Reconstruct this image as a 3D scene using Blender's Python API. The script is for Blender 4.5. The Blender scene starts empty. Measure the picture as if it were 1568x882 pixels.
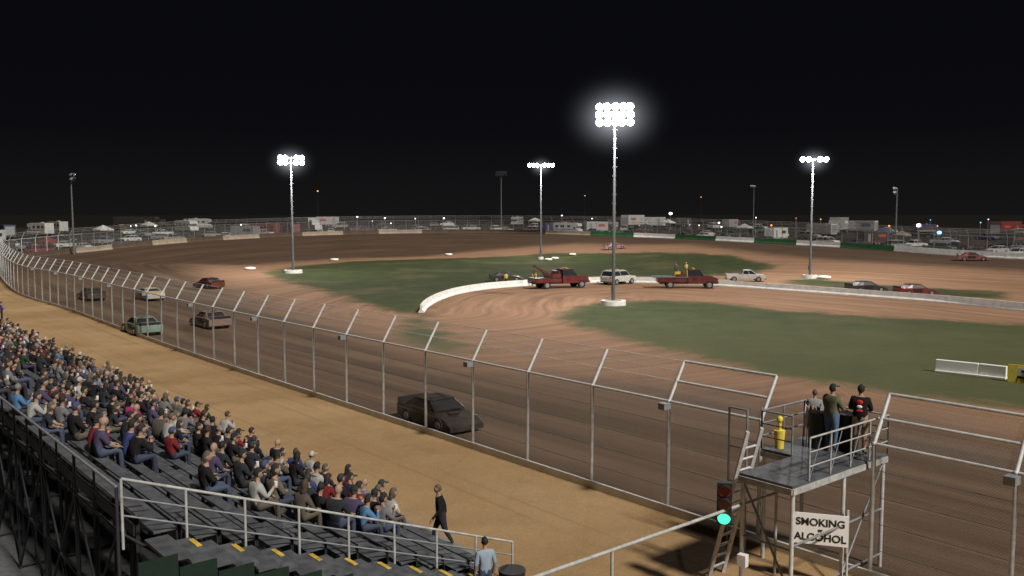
import bpy, bmesh, math, random
import numpy as np
from mathutils import Vector, Matrix
random.seed(7); np.random.seed(7)
S=bpy.context.scene
H=9.5; FPX=1358.0; HOR=328.0
PITCH=math.atan((441-HOR)/FPX)
# ---------- camera
cd=bpy.data.cameras.new("camera"); cam=bpy.data.objects.new("camera",cd); S.collection.objects.link(cam)
cam.location=(0,0,H); cam.rotation_euler=(math.pi/2-PITCH,0,0)
cd.sensor_width=36; cd.lens=36*FPX/1568; cd.clip_end=6000; cd.clip_start=.1
S.camera=cam
S.view_settings.view_transform='Standard'; S.view_settings.look='None'; S.view_settings.exposure=0
# survey helper: sight line from the camera station to a level plane
def G(u,v,z=0.0):
    dx=(u-784)/FPX; t=(441-v)/FPX
    dy=math.cos(PITCH)+t*math.sin(PITCH); dz=-math.sin(PITCH)+t*math.cos(PITCH)
    k=(z-H)/dz
    return (dx*k,dy*k)
D=np.array([-.643,.766]); NV=np.array([.766,.643])   # along straight / toward track
def SN(s,n,z=0.0):
    return Vector((s*D[0]+n*NV[0], s*D[1]+n*NV[1], z))
# ---------- materials
def new_mat(name):
    m=bpy.data.materials.new(name); m.use_nodes=True
    return m,m.node_tree,m.node_tree.nodes["Principled BSDF"]
def mat(name,col,rough=.7,metal=0,var=.18,scale=6,bump=0,spec=.3):
    m,nt,b=new_mat(name)
    N=nt.nodes; L=nt.links
    tc=N.new("ShaderNodeTexCoord"); no=N.new("ShaderNodeTexNoise"); no.inputs["Scale"].default_value=scale; no.inputs["Detail"].default_value=5
    L.new(tc.outputs["Object"],no.inputs["Vector"])
    r=N.new("ShaderNodeValToRGB"); r.color_ramp.elements[0].position=.3; r.color_ramp.elements[1].position=.7
    r.color_ramp.elements[0].color=[c*(1-var) for c in col]+[1]; r.color_ramp.elements[1].color=[min(1,c*(1+var)) for c in col]+[1]
    L.new(no.outputs["Fac"],r.inputs["Fac"]); L.new(r.outputs["Color"],b.inputs["Base Color"])
    b.inputs["Roughness"].default_value=rough; b.inputs["Metallic"].default_value=metal; b.inputs["Specular IOR Level"].default_value=spec
    if bump:
        bp=N.new("ShaderNodeBump"); bp.inputs["Strength"].default_value=bump; L.new(no.outputs["Fac"],bp.inputs["Height"]); L.new(bp.outputs["Normal"],b.inputs["Normal"])
    return m
def emis(name,col,st):
    m,nt,b=new_mat(name); b.inputs["Base Color"].default_value=(*col,1)
    b.inputs["Emission Color"].default_value=(*col,1); b.inputs["Emission Strength"].default_value=st
    return m
def obcol(name,rough=.7,dirt=.3,spec=.3,scale=5):
    m,nt,b=new_mat(name); N=nt.nodes; L=nt.links
    oi=N.new("ShaderNodeObjectInfo"); tc=N.new("ShaderNodeTexCoord"); no=N.new("ShaderNodeTexNoise")
    no.inputs["Scale"].default_value=scale; no.inputs["Detail"].default_value=5; L.new(tc.outputs["Object"],no.inputs["Vector"])
    mr=N.new("ShaderNodeMapRange"); mr.inputs[1].default_value=.3; mr.inputs[2].default_value=.75; mr.inputs[3].default_value=0; mr.inputs[4].default_value=dirt
    L.new(no.outputs["Fac"],mr.inputs[0])
    mx=N.new("ShaderNodeMix"); mx.data_type='RGBA'; L.new(mr.outputs[0],mx.inputs[0]); L.new(oi.outputs["Color"],mx.inputs[6])
    mx.inputs[7].default_value=(.12,.085,.06,1); L.new(mx.outputs[2],b.inputs["Base Color"])
    b.inputs["Roughness"].default_value=rough; b.inputs["Specular IOR Level"].default_value=spec
    return m
def rndmat(name,cols,rough=.8):
    m,nt,b=new_mat(name); N=nt.nodes; L=nt.links
    oi=N.new("ShaderNodeObjectInfo"); r=N.new("ShaderNodeValToRGB"); r.color_ramp.interpolation='CONSTANT'
    e=r.color_ramp.elements
    while len(e)<len(cols): e.new(.5)
    for i,c in enumerate(cols): e[i].position=i/len(cols); e[i].color=(*c,1)
    L.new(oi.outputs["Random"],r.inputs["Fac"]); L.new(r.outputs["Color"],b.inputs["Base Color"]); b.inputs["Roughness"].default_value=rough
    return m
M={}
M['galv']=mat("galvanised_steel",(.55,.56,.57),.5,.15)
M['galvd']=mat("galvanised_steel_worn",(.25,.26,.28),.55,.3)
M['pole']=mat("weathered_pole_steel",(.11,.115,.12),.7,.1)
M['truss']=mat("dark_truss_steel",(.035,.038,.045),.6,.3)
M['alu']=mat("bleacher_aluminium",(.10,.105,.12),.55,.3,var=.35,scale=3)
M['rail']=mat("painted_rail",(.36,.37,.37),.6,var=.25)
M['white']=mat("white_paint",(.68,.67,.64),.6,var=.14,scale=1.5)
M['sign']=mat("white_sign_board",(.85,.85,.84),.5,var=.04)
M['tanw']=mat("dirty_concrete_wall",(.27,.22,.17),.8,scale=.6)
M['mudw']=mat("mud_stained_wall",(.08,.056,.04),.9,scale=.6)
M['green']=mat("green_paint",(.025,.10,.035),.6,scale=.6)
M['dgreen']=mat("dark_green_panel",(.006,.02,.014),.7)
M['conc']=mat("concrete",(.2,.185,.165),.9,bump=.2)
M['yellow']=mat("yellow_paint",(.5,.34,.05),.6,var=.35)
M['black']=mat("black_plastic",(.02,.02,.022),.5)
M['tyre']=mat("tyre_rubber",(.025,.023,.022),.85)
M['hub']=mat("wheel_hub",(.3,.3,.31),.4,.5)
M['glass']=mat("dark_glass",(.02,.023,.03),.08,spec=.6)
M['paint']=obcol("vehicle_paint",.35,.4,.5,1.5)
M['paint2']=rndmat("vehicle_trim",[(.5,.5,.48),(.03,.03,.035),(.3,.05,.04),(.4,.28,.07),(.06,.1,.28)],.5)
M['chrome']=mat("headlamp_plastic",(.6,.6,.58),.2)
M['tail']=mat("tail_lamp",(.4,.02,.02),.3)
M['shirt']=obcol("shirt_cloth",.9,.12,.1,9)
M['pants']=rndmat("trouser_cloth",[(.025,.033,.06),(.015,.015,.017),(.04,.055,.1),(.08,.065,.05),(.03,.04,.07),(.02,.02,.03)])
M['hair']=rndmat("hair",[(.015,.01,.008),(.03,.02,.013),(.01,.008,.008),(.08,.065,.05),(.05,.033,.02),(.022,.015,.01),(.16,.15,.14)])
M['skin']=mat("skin",(.32,.205,.15),.6,var=.08)
M['shoe']=mat("shoe_leather",(.05,.045,.04),.7)
M['cap']=rndmat("cap_cloth",[(.02,.02,.025),(.35,.35,.33),(.05,.03,.03),(.03,.05,.12),(.02,.02,.02)])
M['capd']=mat("dark_cap_cloth",(.02,.022,.02),.9)
M['khaki']=mat("khaki_cloth",(.3,.24,.18),.9)
M['jean']=mat("denim",(.08,.13,.22),.9,scale=20)
M['dpants']=mat("dark_trousers",(.02,.02,.025),.9)
M['eye']=mat("eye_dark",(.02,.015,.012),.3)
M['lamp']=emis("floodlight_lens",(.95,.97,1),45)
M['lampw']=emis("work_light",(1,.86,.7),5)
M['lampb']=emis("blue_light",(.15,.4,1),4)
M['greenl']=emis("green_signal_lens",(.07,1,.5),1.5)
M['redl']=mat("red_signal_lens",(.2,.03,.03),.3)
M['amb']=mat("amber_signal_lens",(.16,.07,.03),.3)
M['orange']=emis("beacon_lens",(1,.35,.08),1.4)
M['ink']=mat("black_ink",(.02,.02,.02),.6)
M['red']=mat("red_print",(.6,.04,.04),.7)
M['bag']=mat("yellow_cloth",(.65,.52,.07),.8)
M['grey']=mat("grey_cloth",(.35,.36,.37),.8)
def halo_mat():  # self-emitting volume imitating the lamps' glare, no scattering
    m=bpy.data.materials.new("emissive_halo"); m.use_nodes=True; nt=m.node_tree; N=nt.nodes;L=nt.links; N.remove(N["Principled BSDF"])
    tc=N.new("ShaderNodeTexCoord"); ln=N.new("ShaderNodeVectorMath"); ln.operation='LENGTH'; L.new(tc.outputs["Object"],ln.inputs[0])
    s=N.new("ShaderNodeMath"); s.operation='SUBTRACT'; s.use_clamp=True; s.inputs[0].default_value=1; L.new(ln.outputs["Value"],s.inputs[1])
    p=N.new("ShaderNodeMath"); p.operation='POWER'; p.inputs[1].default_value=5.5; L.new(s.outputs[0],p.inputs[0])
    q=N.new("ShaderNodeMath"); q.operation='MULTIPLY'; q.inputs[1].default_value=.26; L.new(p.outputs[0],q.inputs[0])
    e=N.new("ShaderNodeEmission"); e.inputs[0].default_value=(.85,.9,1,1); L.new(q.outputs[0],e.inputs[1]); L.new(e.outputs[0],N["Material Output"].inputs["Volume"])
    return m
M['halo']=halo_mat()
# ---------- mesh builder
class MB:
    def __init__(s): s.v=[];s.f=[];s.m=[];s.s=[];s.mats=[]
    def mi(s,k):
        if k not in s.mats: s.mats.append(k)
        return s.mats.index(k)
    def add(s,vs,fs,k,sm=False):
        o=len(s.v); s.v+= [tuple(x) for x in vs]; i=s.mi(k)
        for f in fs: s.f.append(tuple(o+a for a in f)); s.m.append(i); s.s.append(sm)
    def box(s,c,size,k,rot=0,M3=None):
        vs=[]
        for dx in(-.5,.5):
            for dy in(-.5,.5):
                for dz in(-.5,.5):
                    p=Vector((dx*size[0],dy*size[1],dz*size[2]))
                    if M3 is not None: p=M3@p
                    elif rot: p=Matrix.Rotation(rot,3,'Z')@p
                    vs.append(Vector(c)+p)
        s.add(vs,[(0,1,3,2),(4,6,7,5),(0,4,5,1),(2,3,7,6),(0,2,6,4),(1,5,7,3)],k)
    def beam(s,a,b,w,h,k):
        a=Vector(a);b=Vector(b);d=(b-a);L=d.length;d.normalize()
        up=Vector((0,0,1)) if abs(d.z)<.95 else Vector((0,1,0))
        sd=d.cross(up).normalized(); up=sd.cross(d)
        vs=[]
        for p in(a,b):
            for i,j in((-1,-1),(1,-1),(1,1),(-1,1)): vs.append(p+sd*(w/2*i)+up*(h/2*j))
        s.add(vs,[(0,1,2,3),(7,6,5,4),(0,4,5,1),(1,5,6,2),(2,6,7,3),(3,7,4,0)],k)
    def tube(s,a,b,r0,k,r1=None,n=8,sm=True,caps=True):
        if r1 is None:r1=r0
        a=Vector(a);b=Vector(b);d=(b-a).normalized()
        up=Vector((0,0,1)) if abs(d.z)<.9 else Vector((0,1,0))
        x=d.cross(up).normalized();y=x.cross(d)
        vs=[]
        for p,r in((a,r0),(b,r1)):
            for i in range(n):
                t=2*math.pi*i/n; vs.append(p+x*(r*math.cos(t))+y*(r*math.sin(t)))
        s.add(vs,[(i,(i+1)%n,n+(i+1)%n,n+i) for i in range(n)],k,sm)
        if caps: s.add(vs,[tuple(range(n-1,-1,-1)),tuple(range(n,2*n))],k,False)
    def ell(s,c,r,k,nu=10,nv=7,fn=None,M3=None):
        vs=[];
        for j in range(nv+1):
            ph=math.pi*j/nv
            for i in range(nu):
                th=2*math.pi*i/nu
                p=Vector((math.sin(ph)*math.cos(th),math.sin(ph)*math.sin(th),math.cos(ph)))
                if fn:p=fn(p)
                p=Vector((p.x*r[0],p.y*r[1],p.z*r[2]))
                if M3 is not None:p=M3@p
                vs.append(Vector(c)+p)
        fs=[(j*nu+i,(j+1)*nu+i,(j+1)*nu+(i+1)%nu,j*nu+(i+1)%nu) for j in range(nv) for i in range(nu)]
        s.add(vs,fs,k,True)
    def prism(s,poly,y0,y1,k,ins=0):
        n=len(poly); vs=[(x,y0,z) for x,z in poly]+[(x,y1,z) for x,z in poly]
        s.add(vs,[tuple(range(n)),tuple(range(2*n-1,n-1,-1))]+[(i,n+i,n+(i+1)%n,(i+1)%n) for i in range(n)],k)
    def frust(s,x0,x1,w,z0,X0,X1,W,z1,k):
        vs=[(x0,-w,z0),(x1,-w,z0),(x1,w,z0),(x0,w,z0),(X0,-W,z1),(X1,-W,z1),(X1,W,z1),(X0,W,z1)]
        s.add(vs,[(3,2,1,0),(4,5,6,7),(0,1,5,4),(1,2,6,5),(2,3,7,6),(3,0,4,7)],k)
        return vs
    def mesh(s,name,bevel=0):
        me=bpy.data.meshes.new(name); me.from_pydata([tuple(v) for v in s.v],[],s.f)
        for k in s.mats: me.materials.append(M[k])
        me.polygons.foreach_set("material_index",s.m); me.polygons.foreach_set("use_smooth",s.s)
        bm=bmesh.new(); bm.from_mesh(me)
        if bevel:
            es=[e for e in bm.edges if len(e.link_faces)==2 and e.calc_face_angle(0)>.6 and e.calc_length()>.25]
            bmesh.ops.bevel(bm,geom=es,offset=bevel,segments=2,affect='EDGES',profile=.6)
        bmesh.ops.recalc_face_normals(bm,faces=bm.faces); bm.to_mesh(me); bm.free()
        me.update(); return me
    def obj(s,name,loc=(0,0,0),rz=0,bevel=0): return place(s.mesh(name,bevel),name,loc,rz)
def place(me,name,loc=(0,0,0),rz=0,col=None,sc=1):
    o=bpy.data.objects.new(name,me); S.collection.objects.link(o); o.location=loc; o.rotation_euler=(0,0,rz)
    if col: o.color=(*col,1)
    if sc!=1:o.scale=(sc,)*3 if not isinstance(sc,tuple) else sc
    return o
# ---------- outer wall / fence centre line  (x,y,z)
ctrl=[]
for s,n in((-100,21.6),(-60,21.6),(-30,21.6),(0,21.6),(30,21.6),(60,21.6),(94,22.6),(125,23.3)): p=SN(s,n); ctrl.append((p.x,p.y,0))
for u,v,z in((0,405,1.2),(60,394,1.7),(150,384,2.2),(250,374,3),(368,366,3.5),(485,360.5,3.9),(615,357.5,4.2),(760,357,4.3),(870,359.5,4.2),(1000,364,3.8),(1125,370,3.4),(1253,377,2.9),(1365,384,2.5),(1568,397,2)):
    x,y=G(u,v,z); ctrl.append((x,y,z))
x,y,_=ctrl[-1]
ctrl+= [(x+.643*60,y-.766*60,1.5),(x+.643*130,y-.766*130,1),(x+.643*170+10,y-.766*200,.5),(140,-75,0),(100,-90,0)]
C=np.array(ctrl)
def catmull(P,closed,step):
    out=[];n=len(P)
    rng=range(n) if closed else range(n-1)
    for i in rng:
        g=lambda j:P[j%n] if closed else P[min(max(j,0),n-1)]
        p0,p1,p2,p3=g(i-1),g(i),g(i+1),g(i+2)
        k=max(2,int(np.linalg.norm(p2-p1)/step))
        for t in np.linspace(0,1,k,endpoint=False):
            out.append(.5*((2*p1)+(-p0+p2)*t+(2*p0-5*p1+4*p2-p3)*t*t+(-p0+3*p1-3*p2+p3)*t**3))
    if not closed: out.append(P[-1])
    return np.array(out)
W=catmull(C,True,4.0)
def seg_info(P,A,closed=True):
    """nearest distance, arc length, interpolated z"""
    best=np.full(len(P),1e9);al=np.zeros(len(P));zz=np.zeros(len(P));acc=0
    n=len(A)
    for i in range(n if closed else n-1):
        a=A[i];b=A[(i+1)%n];d=b[:2]-a[:2];L2=d@d;L=math.sqrt(L2)
        t=np.clip(((P-a[:2])@d)/L2,0,1)
        q=a[:2]+t[:,None]*d; ds=np.hypot(*(P-q).T)
        m=ds<best; best[m]=ds[m]; al[m]=acc+t[m]*L
        if A.shape[1]>2: zz[m]=a[2]+t[m]*(b[2]-a[2])
        acc+=L
    return best,al,zz
def inside(P,A):
    c=np.zeros(len(P),bool);n=len(A)
    for i in range(n):
        x0,y0=A[i][:2];x1,y1=A[(i+1)%n][:2]
        if y0==y1: continue
        m=((y0>P[:,1])!=(y1>P[:,1]))&(P[:,0]<(x1-x0)*(P[:,1]-y0)/(y1-y0)+x0)
        c^=m
    return c
def sdf(P,A):
    d,_,_=seg_info(P,A); return np.where(inside(P,A),d,-d)
def ss(x,a,b):
    t=np.clip((x-a)/(b-a),0,1); return t*t*(3-2*t)
def terrain(P):
    P=np.atleast_2d(P); d,al,wz=seg_info(P,W); ins=inside(P,W)
    zi=wz*(1-ss(d,0,46)); zo=wz*(1+.34*ss(d,2,45))
    far=ss(d,90,400); zo=zo*(1-far)+4.0*far*(P[:,1]>60)
    return np.where(ins,zi,zo),d,al,wz,ins
def TZ(x,y): return float(terrain(np.array([[x,y]]))[0][0])
def put(u,v):
    z=0.0
    for _ in range(14):
        x,y=G(u,v,z); z=.5*z+.5*TZ(x,y)
    return x,y,TZ(x,y)
# ---------- ground sheet
def PX(l): return np.array([G(u,v) for u,v in l])
grassA=PX([(405,417),(450,408),(540,400),(700,395),(850,394),(1000,398),(1120,403),(1190,412),(1150,421),(1010,424),(920,423),(870,427),(750,436),(690,450),(648,476),(655,492),(690,515),(725,540),(650,532),(603,512),(640,482),(590,476),(500,447),(430,430)])
grassB=PX([(850,480),(900,466),(1000,459),(1090,462),(1200,476),(1330,484),(1568,497),(1850,525),(1850,665),(1568,628),(1400,606),(1250,586),(1120,560),(1050,543),(960,522),(880,500)])
grassC=PX([(1180,428),(1240,425),(1400,438),(1568,447),(1568,462),(1450,456),(1320,446),(1200,437)])
infl=PX([(300,410),(383,408),(560,396),(700,391),(880,390.5),(1050,395),(1200,406),(1568,428),(2000,455),(2000,740),(1568,668),(1380,632),(1200,612),(1000,585),(850,570),(740,562),(640,535),(560,505),(440,470),(330,435)])
inw_px=[(645,479),(654,469),(675,458),(705,449),(750,442),(800,438),(860,434.5),(930,432.5),(1000,433.5),(1100,438),(1200,445),(1320,454),(1450,464),(1568,476),(1750,494),(1950,516)]
inw=catmull(PX(inw_px),False,2.0)
def axis(a,b,step,ext):
    m=list(np.arange(a,b+.01,step)); lo=[];hi=[];q=step
    x=a
    while x>-ext: q*=1.35; x-=q; lo.append(x)
    q=step;x=m[-1]
    while x<ext: q*=1.35; x+=q; hi.append(x)
    return np.array(lo[::-1]+m+hi)
xs=axis(-110,115,.8,3500); ys=axis(12,285,.8,3500)
X,Y=np.meshgrid(xs,ys); P=np.stack([X.ravel(),Y.ravel()],1)
Z,dw,al,wz,ins=terrain(P)
g=np.maximum.reduce([sdf(P,grassA),sdf(P,grassB),sdf(P,grassC)-2])
fi=sdf(P,infl); d2,a2,_=seg_info(P,inw,False)
out=np.where(ins,-dw,dw); pit=ss(wz,.05,.9)
nx,ny=len(xs),len(ys)
idx=np.arange(nx*ny).reshape(ny,nx)
F=np.stack([idx[:-1,:-1],idx[:-1,1:],idx[1:,1:],idx[1:,:-1]],-1).reshape(-1,4)
fc=P[F].mean(1)
f_in=ins[F].any(1); f_inf=(fi[F].mean(1)>0)&f_in
n_c=fc@NV; s_c=fc@D
f_walk=(~f_in)&(n_c>12)&(n_c<24)&(s_c>-40)&(s_c<135)
def make_ground_mat():
    m,nt,b=new_mat("ground_dirt_and_grass"); N=nt.nodes;L=nt.links
    def at(n): a=N.new("ShaderNodeAttribute"); a.attribute_name=n; return a.outputs["Fac"]
    def math_(op,a,b_=None):
        x=N.new("ShaderNodeMath"); x.operation=op
        for i,q in enumerate((a,b_)):
            if q is None: continue
            if isinstance(q,(int,float)): x.inputs[i].default_value=q
            else: L.new(q,x.inputs[i])
        return x.outputs[0]
    def noise(vec,sc,det=5,rough=.55):
        x=N.new("ShaderNodeTexNoise"); x.inputs["Scale"].default_value=sc; x.inputs["Detail"].default_value=det; x.inputs["Roughness"].default_value=rough
        L.new(vec,x.inputs["Vector"]); return x.outputs["Fac"]
    def mr(v,a,b_,c=0,d=1):
        x=N.new("ShaderNodeMapRange"); x.interpolation_type='SMOOTHSTEP'
        for i,q in enumerate((a,b_,c,d)): x.inputs[i+1].default_value=q
        L.new(v,x.inputs[0]); return x.outputs[0]
    def comb(a,b_,c=0):
        x=N.new("ShaderNodeCombineXYZ")
        for i,q in enumerate((a,b_,c)):
            if isinstance(q,(int,float)): x.inputs[i].default_value=q
            else: L.new(q,x.inputs[i])
        return x.outputs[0]
    def mix(f,a,b_):
        x=N.new("ShaderNodeMix"); x.data_type='RGBA'; L.new(f,x.inputs[0])
        for i,q in((6,a),(7,b_)):
            if isinstance(q,tuple): x.inputs[i].default_value=(*q,1)
            else: L.new(q,x.inputs[i])
        return x.outputs[2]
    pos=N.new("ShaderNodeNewGeometry").outputs["Position"]
    n1=noise(pos,.09,6); n2=noise(pos,.35,6); n3=noise(pos,2.2,6,.65); n4=noise(pos,12,4,.7)
    wd=at("wall_d");aw=at("along");d2_=at("d2");a2_=at("a2")
    st=noise(comb(math_('MULTIPLY',wd,.55),math_('MULTIPLY',aw,.018)),1,6,.6)
    stf=noise(comb(math_('MULTIPLY',wd,2.6),math_('MULTIPLY',aw,.03),3),1,4,.6)
    st2=noise(comb(math_('MULTIPLY',d2_,.8),math_('MULTIPLY',a2_,.04),7),1,6,.65)
    st2f=noise(comb(math_('MULTIPLY',d2_,2.5),math_('MULTIPLY',a2_,.05),9),1,3,.6)
    track=mix(mr(st,.35,.68),(.078,.051,.036),(.145,.097,.066))
    track=mix(mr(stf,.5,.72,0,.4),track,(.18,.122,.085))
    track=mix(mr(n1,.5,.7,0,.4),track,(.066,.046,.034))
    # banked far turn's moist clay, colour darkened to offset the even main light
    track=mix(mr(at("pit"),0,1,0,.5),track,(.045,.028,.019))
    small=mix(mr(st2,.3,.7),(.18,.103,.064),(.32,.19,.12))
    small=mix(mr(st2f,.55,.75,0,.55),small,(.14,.082,.05))
    small=mix(mr(n2,.5,.75,0,.5),small,(.21,.13,.085))
    con=mix(mr(n1,.35,.65),(.28,.175,.085),(.38,.255,.135))
    con=mix(mr(n2,.5,.75,0,.5),con,(.21,.135,.07))
    con=mix(mr(n3,.5,.8,0,.4),con,(.40,.285,.165))
    con=mix(mr(stf,.52,.74,0,.5),con,(.18,.115,.062))
    con=mix(mr(st,.5,.7,0,.35),con,(.36,.26,.16))
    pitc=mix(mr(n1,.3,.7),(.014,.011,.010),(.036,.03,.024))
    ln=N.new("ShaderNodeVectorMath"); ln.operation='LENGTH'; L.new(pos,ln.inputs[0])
    pitc=mix(mr(ln.outputs["Value"],290,380),pitc,(.003,.003,.0027))  # unlit distance painted in: pit ground fades to near black
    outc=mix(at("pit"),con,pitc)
    gr=mix(mr(n2,.3,.7),(.030,.041,.018),(.050,.062,.027))
    gr=mix(mr(n3,.45,.75,0,.6),gr,(.078,.085,.038))
    gr=mix(mr(n1,.50,.66,0,.5),gr,(.115,.095,.052))
    gr=mix(mr(st2,.5,.75,0,.3),gr,(.034,.042,.02))
    # the inner oval's grass is paler
    sxp=N.new("ShaderNodeSeparateXYZ"); L.new(pos,sxp.inputs[0])
    pale=mr(sxp.outputs[1],62,92,.55,0); gr=mix(pale,gr,(.10,.108,.05))
    e=math_('MULTIPLY',math_('SUBTRACT',n2,.5),6)
    e2=math_('MULTIPLY',math_('SUBTRACT',n3,.5),3)
    gm=mr(math_('ADD',math_('ADD',at("grass"),e),e2),-1.6,1.8)
    im=mr(math_('ADD',at("infield"),math_('MULTIPLY',e,.8)),-5,4)
    col=mix(im,track,small)
    col=mix(gm,col,gr)
    om=mr(math_('ADD',at("outside"),math_('MULTIPLY',math_('SUBTRACT',n3,.5),.8)),-.3,.3)
    col=mix(om,col,outc)
    sp=mix(mr(n4,.4,.7,0,.2),col,(.05,.038,.028)); L.new(sp,b.inputs["Base Color"])
    b.inputs["Roughness"].default_value=.95; b.inputs["Specular IOR Level"].default_value=.1
    bp=N.new("ShaderNodeBump"); bp.inputs["Strength"].default_value=.35; bp.inputs["Distance"].default_value=.12
    L.new(math_('ADD',n3,math_('MULTIPLY',n4,.4)),bp.inputs["Height"]); L.new(bp.outputs["Normal"],b.inputs["Normal"])
    return m
gm_=make_ground_mat()
def sub_ground(name,fm):
    f=F[fm]; used=np.unique(f); re=np.full(len(P),-1); re[used]=np.arange(len(used)); f=re[f]
    me=bpy.data.meshes.new(name); me.vertices.add(len(used)); co=np.column_stack([P[used],Z[used]]).astype(np.float32)
    me.vertices.foreach_set("co",co.ravel()); me.loops.add(f.size); me.loops.foreach_set("vertex_index",f.ravel().astype(np.int32))
    me.polygons.add(len(f)); me.polygons.foreach_set("loop_start",(np.arange(len(f))*4).astype(np.int32)); me.polygons.foreach_set("loop_total",np.full(len(f),4,np.int32))
    me.update(calc_edges=True); me.polygons.foreach_set("use_smooth",np.ones(len(f),bool))
    for n,a in(("grass",np.clip(g,-30,30)),("infield",np.clip(fi,-40,40)),("wall_d",dw),("along",al),("d2",d2),("a2",a2),("outside",np.clip(out,-20,20)),("pit",pit)):
        at=me.attributes.new(n,'FLOAT','POINT'); at.data.foreach_set("value",a[used].astype(np.float32))
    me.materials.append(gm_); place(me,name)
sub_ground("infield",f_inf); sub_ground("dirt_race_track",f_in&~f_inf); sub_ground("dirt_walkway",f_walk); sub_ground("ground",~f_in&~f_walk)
# ---------- catch fence along the wall
def chain_mat():
    m,nt,b=new_mat("chain_link_wire"); N=nt.nodes;L=nt.links
    uv=N.new("ShaderNodeUVMap"); sx=N.new("ShaderNodeSeparateXYZ"); L.new(uv.outputs[0],sx.inputs[0])
    def ma(op,a,b_=None):
        x=N.new("ShaderNodeMath"); x.operation=op
        for i,q in enumerate((a,b_)):
            if q is None: continue
            if isinstance(q,(int,float)): x.inputs[i].default_value=q
            else: L.new(q,x.inputs[i])
        return x.outputs[0]
    p=.085
    r=[]
    for op in('ADD','SUBTRACT'):
        f=ma('FRACT',ma('DIVIDE',ma(op,sx.outputs[0],sx.outputs[1]),p)); r.append(ma('LESS_THAN',f,.05))
    al=ma('MAXIMUM',r[0],r[1]); L.new(al,b.inputs["Alpha"])
    b.inputs["Base Color"].default_value=(.38,.38,.39,1); b.inputs["Roughness"].default_value=.6; b.inputs["Metallic"].default_value=.2
    return m
M['chain']=chain_mat()
# resample wall at 3.4 m starting so that a post stands at s=17.9
Wd=catmull(C,True,.5)
acc=[0]
for i in range(1,len(Wd)): acc.append(acc[-1]+np.linalg.norm(Wd[i,:2]-Wd[i-1,:2]))
acc=np.array(acc)
def at_len(L_): return np.array([np.interp(L_,acc,Wd[:,k]) for k in range(3)])
i0=np.argmin(np.abs((Wd[:,:2]@D)-17.9)+np.abs((Wd[:,:2]@NV)-21.6)*3); L0=acc[i0]
sp=3.4; ks=list(range(-9,int((acc[-1]-L0-230)/sp)))
cen=np.array([20.,120.])
fb=MB(); ch=[];chuv=[]
posts=[]
for k in ks:
    p=at_len(L0+k*sp); q=at_len(L0+k*sp+.5); t=(q-p)[:2]; t/=np.linalg.norm(t); nn=np.array([t[1],-t[0]])
    if k<40: nn=NV.copy()
    elif nn@(cen-p[:2])<0: nn=-nn
    posts.append((Vector(p),Vector((nn[0],nn[1],0))))
PH=3.6
def fl(p,n,z,a=0): return p+n*a+Vector((0,0,z))
for j,(p,n) in enumerate(posts):
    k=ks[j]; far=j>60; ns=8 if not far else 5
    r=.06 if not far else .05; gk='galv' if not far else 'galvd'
    lean=n*random.uniform(-.03,.03)
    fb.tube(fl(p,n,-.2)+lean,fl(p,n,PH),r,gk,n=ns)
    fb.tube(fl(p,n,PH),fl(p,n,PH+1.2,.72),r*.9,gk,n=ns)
    if not far: fb.ell(fl(p,n,PH),(.08,.08,.065),'galv',6,4)
    if k%3==0 and k<30: 
        fb.box(fl(p,n,PH-.12,-.22),(.32,.26,.2),'galvd',rot=.7); fb.beam(fl(p,n,PH-.1,-.1),fl(p,n,PH-.1,0.0),.05,.05,'galvd')
    if j+1<len(posts):
        p2,n2=posts[j+1]; gap=(k==-2)
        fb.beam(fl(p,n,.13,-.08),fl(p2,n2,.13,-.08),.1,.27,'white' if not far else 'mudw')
        if not gap: fb.tube(fl(p,n,PH),fl(p2,n2,PH),.045,gk,n=ns)
        thick=k<0
        for z,a in((PH+1.2,.72),(PH+.6,.36)):
            if gap: continue
            fb.tube(fl(p,n,z,a),fl(p2,n2,z,a),.045 if thick else .013,'galv',n=5)
        if not thick: fb.tube(fl(p,n,PH+.9,.54),fl(p2,n2,PH+.9,.54),.01,'galv',n=4)
        for z in(.8,1.5,2.2,2.9): fb.tube(fl(p,n,z,.05),fl(p2,n2,z,.05),.009,'galvd',n=4,caps=False)
        u0=L0+k*sp;u1=u0+sp
        ch.append([fl(p,n,.1,.07),fl(p2,n2,.1,.07),fl(p2,n2,PH-.05 if not gap else 2.9,.07),fl(p,n,PH-.05 if not gap else 2.9,.07)]); chuv.append([(u0,0),(u1,0),(u1,3.5),(u0,3.5)])
        if not gap:
            ch.append([fl(p,n,PH,.07),fl(p2,n2,PH,.07),fl(p2,n2,PH+1.2,.78),fl(p,n,PH+1.2,.78)]); chuv.append([(u0,0),(u1,0),(u1,1.4),(u0,1.4)])
fence=fb.obj("catch_fence")
me=bpy.data.meshes.new("chain_link"); me.from_pydata([v for q in ch for v in q],[],[tuple(range(4*i,4*i+4)) for i in range(len(ch))])
uvl=me.uv_layers.new(name="UVMap"); flat=[c for q in chuv for c in q]
for i,c in enumerate(flat): uvl.data[i].uv=c
me.materials.append(M['chain']); o=place(me,"chain_link"); o.parent=fence
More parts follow.
